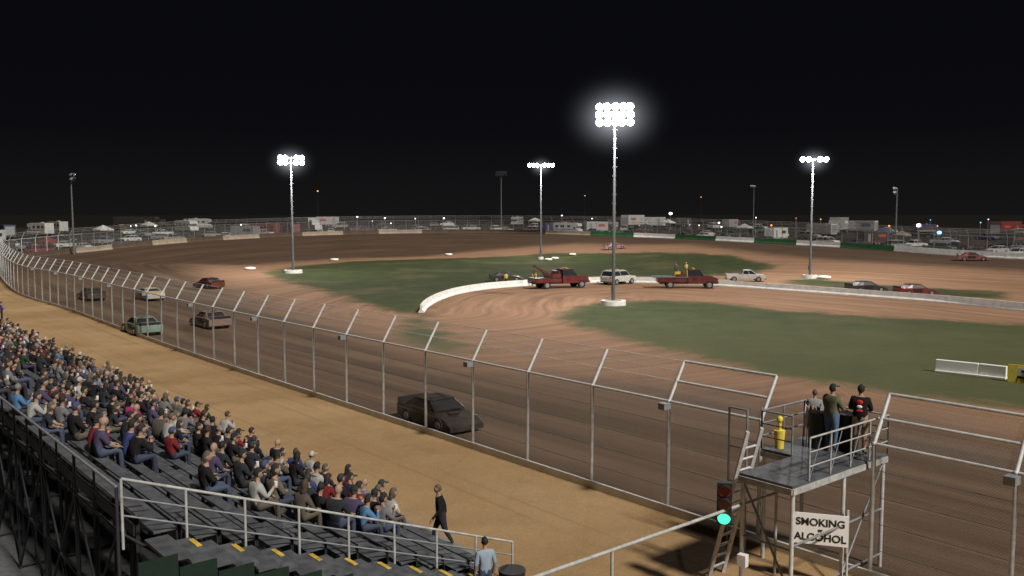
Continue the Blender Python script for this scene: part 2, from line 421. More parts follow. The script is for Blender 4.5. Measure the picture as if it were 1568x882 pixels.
# ---------- far retaining wall (painted blocks)
wb=MB()
def u_of(p): return 784+FPX*p[0]/max(p[1],20)
cols=[(-99999,110,'mudw'),(110,172,'tanw'),(172,228,'mudw'),(228,280,'tanw'),(280,338,'mudw'),(338,400,'tanw'),(400,460,'mudw'),(460,523,'tanw'),(523,583,'mudw'),(583,648,'tanw'),(648,838,'mudw'),(838,903,'tanw'),(903,966,'green'),(966,1031,'white'),(1031,1094,'green'),(1094,1158,'white'),(1158,1222,'green'),(1222,1287,'white'),(1287,1367,'green'),(1367,999999,'white')]
Ls=np.arange(L0+36*sp,acc[-1]-210,2.0)
for L_ in Ls:
    a=at_len(L_);b=at_len(L_+1.96); um=u_of((a+b)/2)
    k=[c[2] for c in cols if c[0]<=um<c[1]][0]
    t=(b-a)[:2]; t/=np.linalg.norm(t); nn=np.array([t[1],-t[0]]); nn=nn if nn@(cen-a[:2])>0 else -nn
    off=Vector((nn[0],nn[1],0))*.35
    h=1.05
    A=Vector(a)+off;B=Vector(b)+off
    sd=Vector((nn[0],nn[1],0))
    vs=[]
    for q in(A,B):
        for w_,z_ in((.3,-.3),(.3,.15),(.12,.4),(.1,h),(-.1,h),(-.12,.4),(-.3,.15),(-.3,-.3)): vs.append(q+sd*w_+Vector((0,0,z_)))
    wb.add(vs,[tuple(range(8)),tuple(range(15,7,-1))]+[(i,8+i,8+(i+1)%8,(i+1)%8) for i in range(8)],k)
wb.obj("retaining_wall")
# ---------- inner low white wall
ib=MB()
for i in range(len(inw)-1):
    a=Vector((*inw[i],0)); b=Vector((*inw[i+1],0)); b=b+(a-b)*.012
    t=(b-a).normalized(); sd=Vector((-t.y,t.x,0)); vs=[]
    for q in(a,b):
        for w_,z_ in((.28,-.05),(.28,.12),(.12,.3),(.09,.8),(-.09,.8),(-.12,.3),(-.28,.12),(-.28,-.05)): vs.append(q+sd*w_+Vector((0,0,z_)))
    ib.add(vs,[tuple(range(8)),tuple(range(15,7,-1))]+[(i2,8+i2,8+(i2+1)%8,(i2+1)%8) for i2 in range(8)],'white')
ib.obj("concrete_barrier")
# right-hand barrier + small sponsor sign
bb=MB(); x0,y0=G(1433,569); x1,y1=G(1498,576); x2,y2=G(1541,581)
bb.beam((x0,y0,.38),(x1,y1,.38),.3,.76,'sign'); bb.beam((x1+.05,y1-.02,.38),(x2,y2,.38),.3,.76,'sign'); bb.beam((x0,y0,.06),(x2,y2,.06),.55,.12,'white'); bb.obj("concrete_barrier",bevel=.02)
sg=MB(); x0,y0=G(1543,584); x1,y1=G(1625,592)
sg.beam((x0,y0,.5),(x1,y1,.5),.08,1.0,'bag'); sg.beam((x0+.12,y0-.07,.62),(x1-.4,y1-.07,.62),.02,.45,'sign'); sg.beam((x0+.2,y0-.085,.66),(x1-.6,y1-.085,.66),.02,.12,'ink'); sg.beam((x0+.2,y0-.085,.3),(x1-.8,y1-.085,.3),.02,.1,'ink')
for t in(.1,.9): sg.tube((x0+(x1-x0)*t,y0+(y1-y0)*t+.1,0),(x0+(x1-x0)*t,y0+(y1-y0)*t+.1,1.0),.04,'galvd')
sg.obj("advertising_sign")
# ---------- floodlight poles
def flood(u,v,htot,groups,face,lit=True,power=0,base=True,halo=0,xy=None,rows=2,ncol=4,sp_=.85,hd=1.0):
    x,y,z=put(u,v) if xy is None else (*xy,TZ(*xy))
    b=MB(); b.tube((0,0,-.3),(0,0,htot),.2,'pole',r1=.1,n=12)
    fd=Vector((math.cos(face),math.sin(face),0)); sd=Vector((-fd.y,fd.x,0))
    wtot=(ncol-1)*sp_
    for r in range(rows):
        zz=htot-.1-r*.8
        b.beam(Vector((0,0,zz))-sd*(wtot/2+.35)+fd*.15,Vector((0,0,zz))+sd*(wtot/2+.35)+fd*.15,.1,.12,'galvd')
        for i in range(ncol):
            if groups and i==ncol//2 and ncol%2==1: continue
            c=Vector((0,0,zz+.05))+sd*(-wtot/2+i*sp_+random.uniform(-.05,.05))+fd*.35
            ax=(fd*.93+sd*random.uniform(-.2,.2)+Vector((0,0,-.36+random.uniform(-.08,.08)))).normalized()
            b.tube(c-ax*.25,c+ax*.1,.12,'galvd',r1=.4*hd,n=12)
            b.tube(c+ax*.1,c+ax*.14,.4*hd,'galvd',n=12)
            b.tube(c+ax*.145,c+ax*.16,.385*hd,'lamp' if lit else 'glass',n=12)
            b.beam(c-ax*.2,Vector((0,0,zz))+sd*(-wtot/2+i*sp_)+fd*.15,.05,.05,'galvd')
    b.box((.0,.26,1.6),(.4,.25,.7),'galvd')
    for k in range(int(htot)-3): b.tube((-.2,0,3+k*.95),(.26,0,3+k*.95),.015,'galvd',n=4)
    if base:
        b.tube((0,0,-.05),(0,0,.5),base*1.0,'white',r1=base*.97,n=20,sm=True); b.tube((0,0,.5),(0,0,.54),base*.7,'conc',n=20)
    po=b.obj("floodlight_pole",(x,y,z))
    if lit and power:
        l=bpy.data.lights.new("floodlight_beam",'POINT'); l.energy=power; l.shadow_soft_size=.9; l.color=(1,.97,.93)
        lo=bpy.data.objects.new("floodlight_beam",l); S.collection.objects.link(lo); lo.location=(fd.x*2.4,fd.y*2.4,htot-1.2); lo.parent=po
    if halo:
        hb=MB(); hb.ell((0,0,0),(1,1,1),'halo',20,12); ho=hb.obj("emissive_halo"); ho.scale=(halo*1.25,halo*1.25,halo); ho.location=(fd.x*.5,fd.y*.5,htot-.4*rows); ho.parent=po  # added glow ball, imitates glare around the lamp heads
toCam=-math.pi/2
flood(939,467,20.6,False,toCam-.15,power=17000,base=1.35,rows=3,ncol=5,sp_=.78,halo=6.2)
flood(449,418,18.6,True,toCam+.2,power=17000,base=1.5,ncol=5,sp_=.85,halo=4.5)
flood(828,397,19.6,True,toCam,power=17000,base=.6,rows=1,ncol=7,sp_=.8,halo=3.5)
flood(1240,426,17.6,True,toCam,power=15000,base=1.1,rows=1,ncol=5,sp_=.85,halo=3.5)
# outer poles, seen from behind
flood(133,372,15.0,False,.2,lit=False,base=False,rows=2,ncol=4,sp_=.7,xy=(-83,168))
flood(0,0,17.0,False,math.pi/2+3.14,lit=False,base=False,rows=2,ncol=4,sp_=.85,xy=(-3.2,262))
flood(0,0,12.0,False,2.6,lit=False,base=False,rows=2,ncol=4,sp_=.8,xy=(76,176))
flood(0,0,13.5,False,2.4,lit=False,base=False,rows=1,ncol=4,sp_=.8,xy=(80,295))
# ---------- vehicles (front = +X)
def wheel(b,x,y,r=.33,w=.22):
    s_=1 if y>0 else -1
    b.tube((x,y-w/2,r),(x,y+w/2,r),r,'tyre',n=16); b.tube((x,y+s_*(w/2+.003),r),(x,y+s_*(w/2+.02),r),r*.58,'hub',n=12)
def glasshouse(b,x0,x1,w,z0,X0,X1,Wt,z1,paint='paint'):
    v=b.frust(x0,x1,w,z0,X0,X1,Wt,z1,'glass')
    b.frust(X0-.04,X1+.04,Wt+.03,z1+.002,X0+.1,X1-.08,Wt-.1,z1+.07,paint)
    for i in range(4): b.tube(v[i],v[i+4],.045,paint,n=5)
    for s_ in(-1,1):
        xm=(x0+x1)/2; XM=(X0+X1)/2; b.tube((xm,s_*(w+.005),z0),(XM,s_*(Wt+.005),z1),.04,paint,n=5)
def lights(b,L,W_,zf=.65,zr=.75):
    for s_ in(-1,1):
        b.box((L/2-.01,s_*(W_/2-.28),zf),(.06,.34,.14),'chrome'); b.box((-L/2+.01,s_*(W_/2-.2),zr),(.06,.22,.2),'tail')
    b.box((L/2+.01,0,.42),(.12,W_*.92,.16),'black'); b.box((-L/2-.01,0,.42),(.12,W_*.92,.16),'black')
def v_sedan():
    b=MB(); b.prism([(-2.3,.3),(-2.32,.75),(-2.2,.93),(-1.6,.97),(1.0,.95),(2.0,.82),(2.28,.65),(2.3,.3)],-.88,.88,'paint')
    glasshouse(b,-1.75,1.05,.82,.95,-1.2,.25,.66,1.38); lights(b,4.6,1.76)
    for x in(-1.4,1.42):
        for y in(-.8,.8): wheel(b,x,y)
    b.box((.6,-.95,1.0),(.15,.14,.1),'paint');b.box((.6,.95,1.0),(.15,.14,.1),'paint'); return b.mesh("sedan",.03)
def v_suv():
    b=MB(); b.prism([(-2.4,.4),(-2.42,1.0),(-2.35,1.1),(1.1,1.12),(2.2,1.02),(2.4,.8),(2.42,.4)],-.94,.94,'paint')
    glasshouse(b,-2.32,1.2,.9,1.1,-2.1,.55,.76,1.72); lights(b,4.84,1.88,.85,.95)
    for x in(-1.45,1.5):
        for y in(-.86,.86): wheel(b,x,y,.38,.25)
    b.box((-.8,.6,1.84),(2,.05,.05),'black');b.box((-.8,-.6,1.84),(2,.05,.05),'black')
    b.box((-.8,0,1.9),(.3,1.1,.12),'yellow')
    return b.mesh("suv",.03)
def v_pickup():
    b=MB(); b.prism([(-2.7,.45),(-2.7,.75),(-.55,.75),(-.55,1.08),(1.4,1.08),(2.5,1.0),(2.68,.8),(2.7,.45)],-.95,.95,'paint')
    for s_ in(-1,1): b.box((-1.63,s_*.91,.91),(2.14,.08,.34),'paint')
    b.box((-2.66,0,.91),(.08,1.74,.34),'paint'); b.box((-1.6,0,.765),(2.0,1.7,.02),'black')
    glasshouse(b,-.5,1.45,.88,1.07,-.3,.75,.72,1.62); lights(b,5.4,1.9,.8,.85)
    for x in(-1.65,1.7):
        for y in(-.87,.87): wheel(b,x,y,.39,.26)
    return b.mesh("pickup",.03)
def v_race(trim='paint2'):
    b=MB(); b.prism([(-2.35,.3),(-2.38,.85),(-1.3,.92),(.75,.88),(1.9,.66),(2.4,.4),(2.42,.16),(-2.0,.2)],-.96,.96,'paint')
    v=b.frust(-1.7,.95,.85,.9,-1.0,.25,.66,1.3,'black')
    b.box((-.38,0,1.325),(1.42,1.42,.045),'paint')
    for i in range(4): b.tube(v[i],v[i+4],.05,'paint',n=5)
    for s_ in(-1,1):
        b.add([(-1.7,s_*.87,.9),(-1.0,s_*.69,1.3),(-.75,s_*.69,1.3),(-.95,s_*.88,.9)],[(0,1,2,3)],'paint')
        b.box((-.3,s_*.965,.62),(1.15,.012,.42),trim); b.box((-.3,s_*.974,.62),(.5,.012,.26),'black')
        b.box((1.55,s_*.965,.48),(.7,.012,.16),trim)
    b.box((-2.36,0,.98),(.03,1.8,.28),trim); b.box((-.38,0,1.352),(.75,.75,.008),trim)
    b.box((1.2,0,.815),(.5,.6,.03),'black'); b.tube((-.7,-.5,.9),(-.7,-.5,1.28),.03,'hub',n=5)
    for x in(-1.4,1.4):
        for y in(-.88,.88): wheel(b,x,y,.35,.28)
    return b.mesh("race_car",.025)
def v_tow(boom=True):
    b=MB(); L=7.0
    b.box((0,0,.62),(6.8,.9,.2),'black')
    b.prism([(1.0,.6),(1.0,1.5),(1.6,1.5),(2.9,1.42),(3.35,1.2),(3.45,.6)],-1.0,1.0,'paint')
    glasshouse(b,-.1,1.75,.98,1.5,.05,1.25,.85,2.2); b.box((.45,0,1.05),(1.15,2.0,.9),'paint')
    b.box((-2.0,0,.98),(3.4,2.2,.5),'paint'); b.box((-2.0,0,1.25),(3.3,2.0,.04),'black')
    for s_ in(-1,1): b.box((-1.0,s_*1.0,1.5),(1.2,.22,.45),'paint'); b.box((2.6,s_*.99,.9),(1.0,.16,.12),'paint')
    b.box((3.52,0,.72),(.14,2.1,.26),'chrome'); b.box((3.47,0,1.05),(.05,1.1,.35),'chrome')
    b.box((.6,0,2.34),(.3,1.3,.13),'yellow')
    if boom:
        for s_ in(-1,1): b.beam((-.9,s_*.35,1.3),(-3.4,s_*.12,2.7),.16,.2,'paint'); b.tube((-1.6,s_*.3,1.3),(-2.3,s_*.3,2.05),.06,'hub')
        b.tube((-3.4,-.2,2.7),(-3.4,.2,2.7),.12,'black'); b.tube((-3.4,0,2.65),(-3.5,0,1.1),.02,'black',n=4); b.beam((-3.2,0,.7),(-4.1,0,.8),.3,.15,'black')
        b.box((-.5,0,1.6),(.25,1.7,.9),'paint')
    else:
        b.box((-2.2,0,1.36),(4.2,2.3,.12),'hub'); b.box((-.2,0,1.8),(.12,2.1,.8),'yellow'); b.box((-1.2,.4,1.7),(.7,.9,.55),'yellow')
    for x in(-2.2,2.4):
        for y in(-.9,.9): wheel(b,x,y,.45,.3)
    return b.mesh("tow_truck" if boom else "flatbed_truck",.03)
def v_trailer(L=7.5,h=2.5,z0=.5,axl=(-.6,.3)):
    b=MB(); b.box((0,0,z0+h/2),(L,2.45,h),'paint'); b.box((0,0,z0-.05),(L,2.2,.12),'black')
    for s_ in(-1,1):
        b.box((0,s_*1.232,z0+.25),(L*.97,.012,.14),'paint2'); b.box((L*.3,s_*1.232,z0+1.05),(.8,.012,1.8),'hub'); b.box((-L*.2,s_*1.232,z0+h*.6),(L*.3,.012,.7),'paint2')
        for x in axl: wheel(b,x,s_*1.12,.36 if L<10 else .48,.22)
    b.beam((L/2-.05,0,z0),(L/2+1.2,0,z0),.1,.12,'black'); b.box((-L/2-.01,0,z0+1.2),(.014,2.0,2.0),'hub')
    if L>10:
        b.prism([(L/2+.4,.6),(L/2+.4,3.2),(L/2+1.9,3.3),(L/2+2.1,2.1),(L/2+3.6,1.9),(L/2+3.9,.6)],-1.15,1.15,'paint'); b.box((L/2+1.3,0,2.55),(.9,2.32,.6),'glass')
        for x in(L/2+.9,L/2+3): 
            for y in(-1.05,1.05): wheel(b,x,y,.48,.28)
    return b.mesh("trailer",.04)
def v_rv():
    b=MB(); b.prism([(-4,.5),(-4,3.1),(2.2,3.1),(3.6,2.9),(3.7,2.2),(2.9,2.0),(3.1,1.5),(3.9,1.3),(4.0,.5)],-1.2,1.2,'paint')
    for s_ in(-1,1):
        for x,w in((-3,1.0),(-1.2,1.3),(.8,1.0)): b.box((x,s_*1.207,2.15),(w,.014,.6),'glass')
        b.box((-.3,s_*1.207,1.3),(7,.014,.25),'paint2'); b.box((2.6,s_*1.207,1.75),(.7,.014,.5),'glass')
        for x in(-2.3,2.8): wheel(b,x,s_*1.08,.4,.26)
    b.box((-1,0,3.2),(.9,.7,.25),'hub'); return b.mesh("motorhome",.04)
def v_tent():
    b=MB()
    for x in(-1.5,1.5):
        for y in(-1.5,1.5): b.tube((x,y,0),(x,y,2.2),.03,'hub',n=5)
    b.add([(-1.6,-1.6,2.15),(1.6,-1.6,2.15),(1.6,1.6,2.15),(-1.6,1.6,2.15),(0,0,3.1),(-1.6,-1.6,1.9),(1.6,-1.6,1.9),(1.6,1.6,1.9),(-1.6,1.6,1.9)],[(0,1,4),(1,2,4),(2,3,4),(3,0,4),(0,5,6,1),(1,6,7,2),(2,7,8,3),(3,8,5,0)],'paint')
    b.box((0,.6,.75),(2,.7,.05),'hub')
    for x in(-.9,.9): b.tube((x,.6,0),(x,.6,.72),.03,'hub',n=5)
    return b.mesh("canopy_tent")
VS=dict(sedan=v_sedan(),suv=v_suv(),pickup=v_pickup(),race=v_race(),raced=v_race('black'),tow=v_tow(),flat=v_tow(False),trailer=v_trailer(),hauler=v_trailer(13,2.9,1.1,(-5,-3.8)),rv=v_rv(),tent=v_tent())
def car(kind,name,u,v,h,col,sc=1):
    x,y,z=put(u,v); o=place(VS[kind],name,(x,y,z),h,col,sc)
    # settle on the banking
    e=.8; dzx=(TZ(x+e,y)-TZ(x-e,y))/(2*e); dzy=(TZ(x,y+e)-TZ(x,y-e))/(2*e)
    up=Vector((-dzx,-dzy,1)).normalized(); fx=Vector((math.cos(h),math.sin(h),0)); fx=(fx-up*fx.dot(up)).normalized(); fy=up.cross(fx)
    o.rotation_euler=Matrix((fx,fy,up)).transposed().to_euler(); return o
RED=(.11,.006,.01);WH=(.52,.52,.5)
car('tow','tow_truck',857,441,.45,RED,1.1)
car('suv','suv',947,435,.75,WH,1.08)
car('flat','flatbed_truck',1053,441,-.05,(.085,.006,.009),1.08)
car('pickup','pickup_truck',1141,431,-.12,WH)
car('raced','race_car',775,431,.1,(.03,.03,.035))
car('raced','race_car',1326,447,.2,(.02,.02,.03))
car('raced','race_car',1402,452,.1,(.15,.015,.015))
car('race','race_car',228,459,2.3,(.45,.44,.42))
car('raced','race_car',217,510,2.25,(.22,.32,.28))
car('raced','race_car',322,500,2.25,(.24,.17,.15))
car('raced','race_car',140,459,2.25,(.05,.037,.035))
car('raced','race_car',320,441,2.4,(.13,.02,.016))
car('raced','race_car',672,650,-.9,(.012,.013,.016),.92)
car('race','race_car',942,381,.1,(.38,.2,.22))
car('raced','race_car',1490,399,-.35,(.25,.08,.08))
# pit area vehicles
pc=[(.5,.5,.48),(.4,.4,.4),(.5,.5,.5),(.03,.03,.04),(.16,.02,.02),(.04,.06,.16),(.2,.21,.22),(.4,.4,.38),(.02,.05,.03),(.22,.19,.15),(.05,.05,.05)]
cnt=0
for row,(off) in enumerate((6,13,22,33,46,60)):
    L_=L0+36*sp
    while L_<acc[-1]-215:
        a=at_len(L_);b_=at_len(L_+.5);t=(b_-a)[:2];t/=np.linalg.norm(t); nn=np.array([t[1],-t[0]]); nn=nn if nn@(cen-a[:2])<0 else -nn
        q=a[:2]+nn*(off+random.uniform(-2,2))
        kind=random.choices(['sedan','suv','pickup','trailer','rv','race','hauler','tent'],[(3,3,5,.9,.3,1,0,.6),(3,3,4,1.6,.6,1,0,1.5),(3,2,4,2,1,1,.4,1.5),(2,2,3,2,1.2,0,.8,1.5),(2,2,3,2.4,1.5,0,1,.8),(2,2,2,3,2,0,1.4,.4)][row])[0]
        nm={'sedan':'parked_car','suv':'parked_suv','pickup':'parked_pickup_truck','trailer':'race_trailer','rv':'motorhome','race':'race_car','hauler':'race_hauler','tent':'canopy_tent'}[kind]
        if random.random()<.82 and seg_info(q[None],W)[0][0]>off-3:
            big=kind in('trailer','rv','hauler')
            h=math.atan2(nn[1],nn[0])+random.choice([0,math.pi,math.pi/2,-math.pi/2])+random.uniform(-.35,.35)
            col=random.choice(pc) if not big else random.choice(pc[:3]+[(.25,.25,.25),(.03,.04,.08),(.3,.3,.3),(.02,.02,.02),(.14,.02,.02)])
            place(VS[kind],nm,(q[0],q[1],TZ(*q)),h,col,random.uniform(.92,1.06)); cnt+=1
        L_+={'sedan':4.5,'suv':4.5,'pickup':5.5,'trailer':8,'rv':8,'race':5,'hauler':10,'tent':5}[kind]+random.uniform(0,4)*(1+row*.3)
# work lights in the pit
def work_light(u,v,dep,k,sz=.5,hh=None):
    x=(u-784)/FPX*dep; z=H-(v-HOR)/FPX*dep; g0=TZ(x,dep); b=MB()
    hgt=max(.5,z-g0); b.tube((0,0,0),(0,0,hgt),.05,'galvd',n=6); b.ell((0,0,hgt),(sz*.6,.12,sz*.45),'galvd',8,6); b.ell((0,-.09,hgt),(sz*.55,.07,sz*.4),k,8,6)
    b.tube((-.6,0,.03),(.6,0,.03),.04,'galvd',n=5); b.tube((0,-.6,.03),(0,.6,.03),.04,'galvd',n=5); b.obj("work_light",(x,dep,g0))
for a in((1405,345,205,'lampw',1.0),(1437,356,200,'lampb',1.0),(1026,327,255,'lampw',.9),(1272,348,225,'lampw',.6),(1241,342,230,'lampw',.5),(680,334,290,'lampw',.6),(548,332,290,'lampw',.5),(1360,346,215,'orange',.5),(296,341,245,'lampw',.5),(1100,341,240,'lampw',.5),(860,330,290,'lampw',.4),(590,334,285,'lampw',.5),(1180,345,225,'orange',.5),(210,345,220,'lampw',.4)): work_light(*a)
for i in range(26):
    u=random.uniform(30,1560); work_light(u,random.uniform(333,348),random.uniform(250,300) if 400<u<1100 else random.uniform(205,250),random.choice(['lampw','lampw','orange','lampb']),random.uniform(.2,.38))
def beacon(u,v,dep):
    x=(u-784)/FPX*dep; z=H-(v-HOR)/FPX*dep; b=MB(); g0=TZ(x,dep)
    b.tube((0,0,0),(0,0,z-g0),.12,'truss',r1=.06,n=6); b.ell((0,0,z-g0),(.5,.5,.4),'orange',8,6); b.obj("beacon_tower",(x,dep,g0))
beacon(488,293,520); beacon(895,300,800); beacon(1072,302,800)
# marker tyres
def tyre_marker(u,v,r):
    x,y,z=put(u,v); b=MB(); n=20;m=8;vs=[]
    for i in range(n):
        for j in range(m):
            t=2*math.pi*i/n;p=2*math.pi*j/m; rr=r*.72+r*.28*math.cos(p); vs.append((rr*math.cos(t),rr*math.sin(t),.22+.22*math.sin(p)))
    b.add(vs,[(i*m+j,((i+1)%n)*m+j,((i+1)%n)*m+(j+1)%m,i*m+(j+1)%m) for i in range(n) for j in range(m)],'white',True); b.obj("marker_tire",(x,y,z))
for a in((383,413,.95),(512,399,.9),(687,391,.9),(877,391,.75),(850,397,.8),(840,399,.8),(1262,427,1.0)): tyre_marker(*a)
# ---------- grandstand
def deck(n): return max(0,.37*(14.4-n))
ROWS=11; P0=13.2; PIT=.8
gs=MB(); s0,s1=17.15,92.0
def sbox(b,sa,sb,n,z,w,h,k): b.beam(SN(sa,n,z),SN(sb,n,z),w,h,k)
for k in range(ROWS):
    n=P0-k*PIT; d=deck(n)
    sbox(gs,s0,s1,n,d+.41,.27,.04,'alu'); sbox(gs,s0,s1,n+.42,d-.02,.44,.04,'alu'); sbox(gs,s0,s1,n-.16,d+.12,.02,.22,'truss')
    s_=s0+.3
    while s_<s1: gs.beam(SN(s_,n,0),SN(s_,n,d+.39),.06,.06,'truss'); s_+=3.0 if k<ROWS-1 else 1.5
# rear truss
nb=P0-(ROWS-1)*PIT-.45; dz=deck(nb); RH=.85
s_=s0
while s_<s1-3:
    gs.tube(SN(s_,nb,0),SN(s_,nb,dz+RH),.035,'truss'); 
    gs.tube(SN(s_,nb,0.1),SN(s_+3,nb,dz),.03,'truss',n=5); gs.tube(SN(s_,nb,dz),SN(s_+3,nb,.1),.03,'truss',n=5)
    gs.tube(SN(s_,nb,.1),SN(s_,nb+4,.1),.03,'truss',n=5); gs.tube(SN(s_,nb,dz),SN(s_,nb+4,.2),.03,'truss',n=5)
    gs.tube(SN(s_+1.5,nb,dz),SN(s_+1.5,nb,dz+RH),.025,'truss')
    s_+=3
for z in(dz*.5,dz,dz+RH*.5,dz+RH): gs.tube(SN(s0,nb,z),SN(s1,nb,z),.028,'galvd' if z>dz+.5 else 'truss')
# aisle stairs
nst=22
for i in range(nst):
    n=14.2-i*.42; z=deck(n-.1)
    gs.beam(SN(15.65,n,z-.03),SN(16.95,n,z-.03),.44,.06,'alu')
    if i%2==0: gs.beam(SN(16.35,n+.18,z+.01),SN(16.8,n+.18,z+.01),.1,.014,'yellow')
def rail(b,sr,na,nb_,zr=1.05,step=1.2,k='rail'):
    n=na; prev=None
    m=max(1,int(round(abs(na-nb_)/step)))
    for i in range(m+1):
        n=na+(nb_-na)*i/m; z=.37*(14.4-n)
        b.tube(SN(sr,n,max(0,z-.3)),SN(sr,n,z+zr),.028,k)
        if prev is not None:
            for zz in(.35,.7,zr): b.tube(SN(sr,prev,.37*(14.4-prev)+zz),SN(sr,n,z+zz),.02 if zz<zr else .03,k if zz==zr else 'galvd',n=6)
        prev=n
rail(gs,17.02,4.8,14.3)
for i in range(10):
    n=4.6+i*.7; hh=max(.05,.37*(14.4-n)-.12); gs.beam(SN(15.5,n,hh/2),SN(15.5,n+.68,hh/2),.04,hh,'dgreen')
gs.obj("grandstand")
# bare ground under and behind the stand, its shade painted as a dark sheet
ug=MB(); ug.add([SN(15.6,-14,.02),SN(94,-14,.02),SN(94,13.5,.02),SN(15.6,13.5,.02)],[(0,1,2,3)],'pole'); ug.obj("ground_shade_sheet")
wk=MB(); wk.beam(SN(18,14.15,.06),SN(94,14.15,.06),1.0,.14,'conc'); wk.obj("concrete_walkway")
# ---------- people
def skin_mesh(V,E,R,root):
    me=bpy.data.meshes.new("tmp"); me.from_pydata(V,E,[]); ob=bpy.data.objects.new("tmp",me); S.collection.objects.link(ob)
    md=ob.modifiers.new("s",'SKIN'); sv=me.skin_vertices[0].data
    for i,r in enumerate(R): sv[i].radius=r if isinstance(r,tuple) else (r,r); sv[i].use_root=(i==root)
    md.use_smooth_shade=True
    sb=ob.modifiers.new("ss",'SUBSURF'); sb.levels=1; sb.render_levels=1
    dg=bpy.context.evaluated_depsgraph_get(); dg.update(); m2=bpy.data.meshes.new_from_object(ob.evaluated_get(dg))
    vs=[v.co.copy() for v in m2.vertices]; fs=[tuple(p.vertices) for p in m2.polygons]
    bpy.data.objects.remove(ob); bpy.data.meshes.remove(m2); return vs,fs
def sd_seg(p,a,b):
    d=b-a;t=max(0,min(1,(p-a).dot(d)/max(1e-9,d.length_squared))); return (p-(a+d*t)).length
def person(name,J,head,yaw=0,pitch=0,hairk='short',sleeve='long',legs='pants',leglen='long',wide=1.0,extra=None):
    names=['pelvis','spine','chest','neck','hb','shL','elL','wrL','pmL','shR','elR','wrR','pmR','hipL','knL','anL','toL','hipR','knR','anR','toR']
    Rr=dict(pelvis=(.15*wide,.115*wide),spine=(.138*wide,.11*wide),chest=(.16*wide,.12*wide),neck=.06,hb=.055,sh=.08*wide,el=.055,wr=.034,pm=.036,hip=.1*wide,kn=.072,an=.05,to=.042)
    V=[Vector(J[n]) for n in names]; R=[Rr.get(n,Rr.get(n[:-1])) for n in names]; ix={n:i for i,n in enumerate(names)}
    En=[('pelvis','spine'),('spine','chest'),('chest','neck'),('neck','hb')]
    for s_ in'LR': En+=[('chest','sh'+s_),('sh'+s_,'el'+s_),('el'+s_,'wr'+s_),('wr'+s_,'pm'+s_),('pelvis','hip'+s_),('hip'+s_,'kn'+s_),('kn'+s_,'an'+s_),('an'+s_,'to'+s_)]
    vs,fs=skin_mesh([tuple(v) for v in V],[(ix[a],ix[b]) for a,b in En],R,0)
    b=MB(); lab=[]
    for a,c in En:
        if a in('neck',) : k='skin'
        elif a[:2]=='ch' or a in('pelvis','spine') and c in('spine','chest'): k='shirt'
        elif a[:2]=='sh': k='shirt'
        elif a[:2]=='el': k='shirt' if sleeve=='long' else 'skin'
        elif a[:2]=='wr': k='skin'
        elif a[:2]=='kn': k=legs if leglen=='long' else 'skin'
        elif a[:2]=='an': k='shoe'
        else: k=legs
        lab.append((V[ix[a]],V[ix[c]],k))
    grp={}
    for f in fs:
        c=sum((vs[i] for i in f),Vector())/len(f)
        k=min(lab,key=lambda l:sd_seg(c,l[0],l[1]))[2]
        grp.setdefault(k,[]).append(f)
    o=len(b.v); b.v+=[tuple(v) for v in vs]
    for k,fl_ in grp.items():
        i=b.mi(k)
        for f in fl_: b.f.append(tuple(o+a for a in f)); b.m.append(i); b.s.append(True)
    # hands: four fingers + thumb
    for s_,sg_ in(('L',1),('R',-1)):
        w=V[ix['wr'+s_]];p=V[ix['pm'+s_]];d=(p-w).normalized(); side=d.cross(Vector((0,0,1)));
        if side.length<.2: side=Vector((0,1,0))
        side.normalize(); dn=side.cross(d); 
        if dn.z>0: dn=-dn
        for q,(o_,l_) in enumerate(((-.03,.06),(-.01,.072),(.01,.068),(.03,.052))):
            a=p+side*o_+d*.01; m1=a+d*l_*.55+dn*.012; e=m1+d*l_*.4+dn*.03
            b.tube(a,m1,.0105,'skin',r1=.009,n=5); b.tube(m1,e,.009,'skin',r1=.007,n=5)
        a=w+d*.025+side*.03*-sg_; m1=a+side*-.03*sg_+d*.03; b.tube(a,m1,.013,'skin',r1=.011,n=5); b.tube(m1,m1+d*.03+dn*.008,.011,'skin',r1=.008,n=5)
    # head
    Rm=Matrix.Rotation(yaw,3,'Z')@Matrix.Rotation(pitch,3,'X'); hc=Vector(head)
    def hf(p):
        q=p.copy()
        if p.z<0: q.x*=1-.28*(-p.z)**1.5; q.y*=1-.12*(-p.z)
        g_=math.exp(-((p.x/.16)**2+((p.z+.12)/.2)**2)) if p.y>0 else 0
        q.y+=.22*g_; return q
    b.ell(hc,(.076,.098,.118),'skin',14,10,fn=hf,M3=Rm)
    for s_ in(-1,1):
        b.ell(hc+Rm@Vector((s_*.03,.088,.008)),(.012,.008,.007),'eye',6,4,M3=Rm); b.ell(hc+Rm@Vector((s_*.078,-.005,-.005)),(.01,.02,.03),'skin',6,4,M3=Rm)
    b.ell(hc+Rm@Vector((0,.083,-.055)),(.024,.008,.006),'eye',6,4,M3=Rm)
    b.tube(Vector(J['neck'])+Vector((0,0,-.03)),hc+Rm@Vector((0,-.015,-.06)),.056,'skin',r1=.052,n=10)
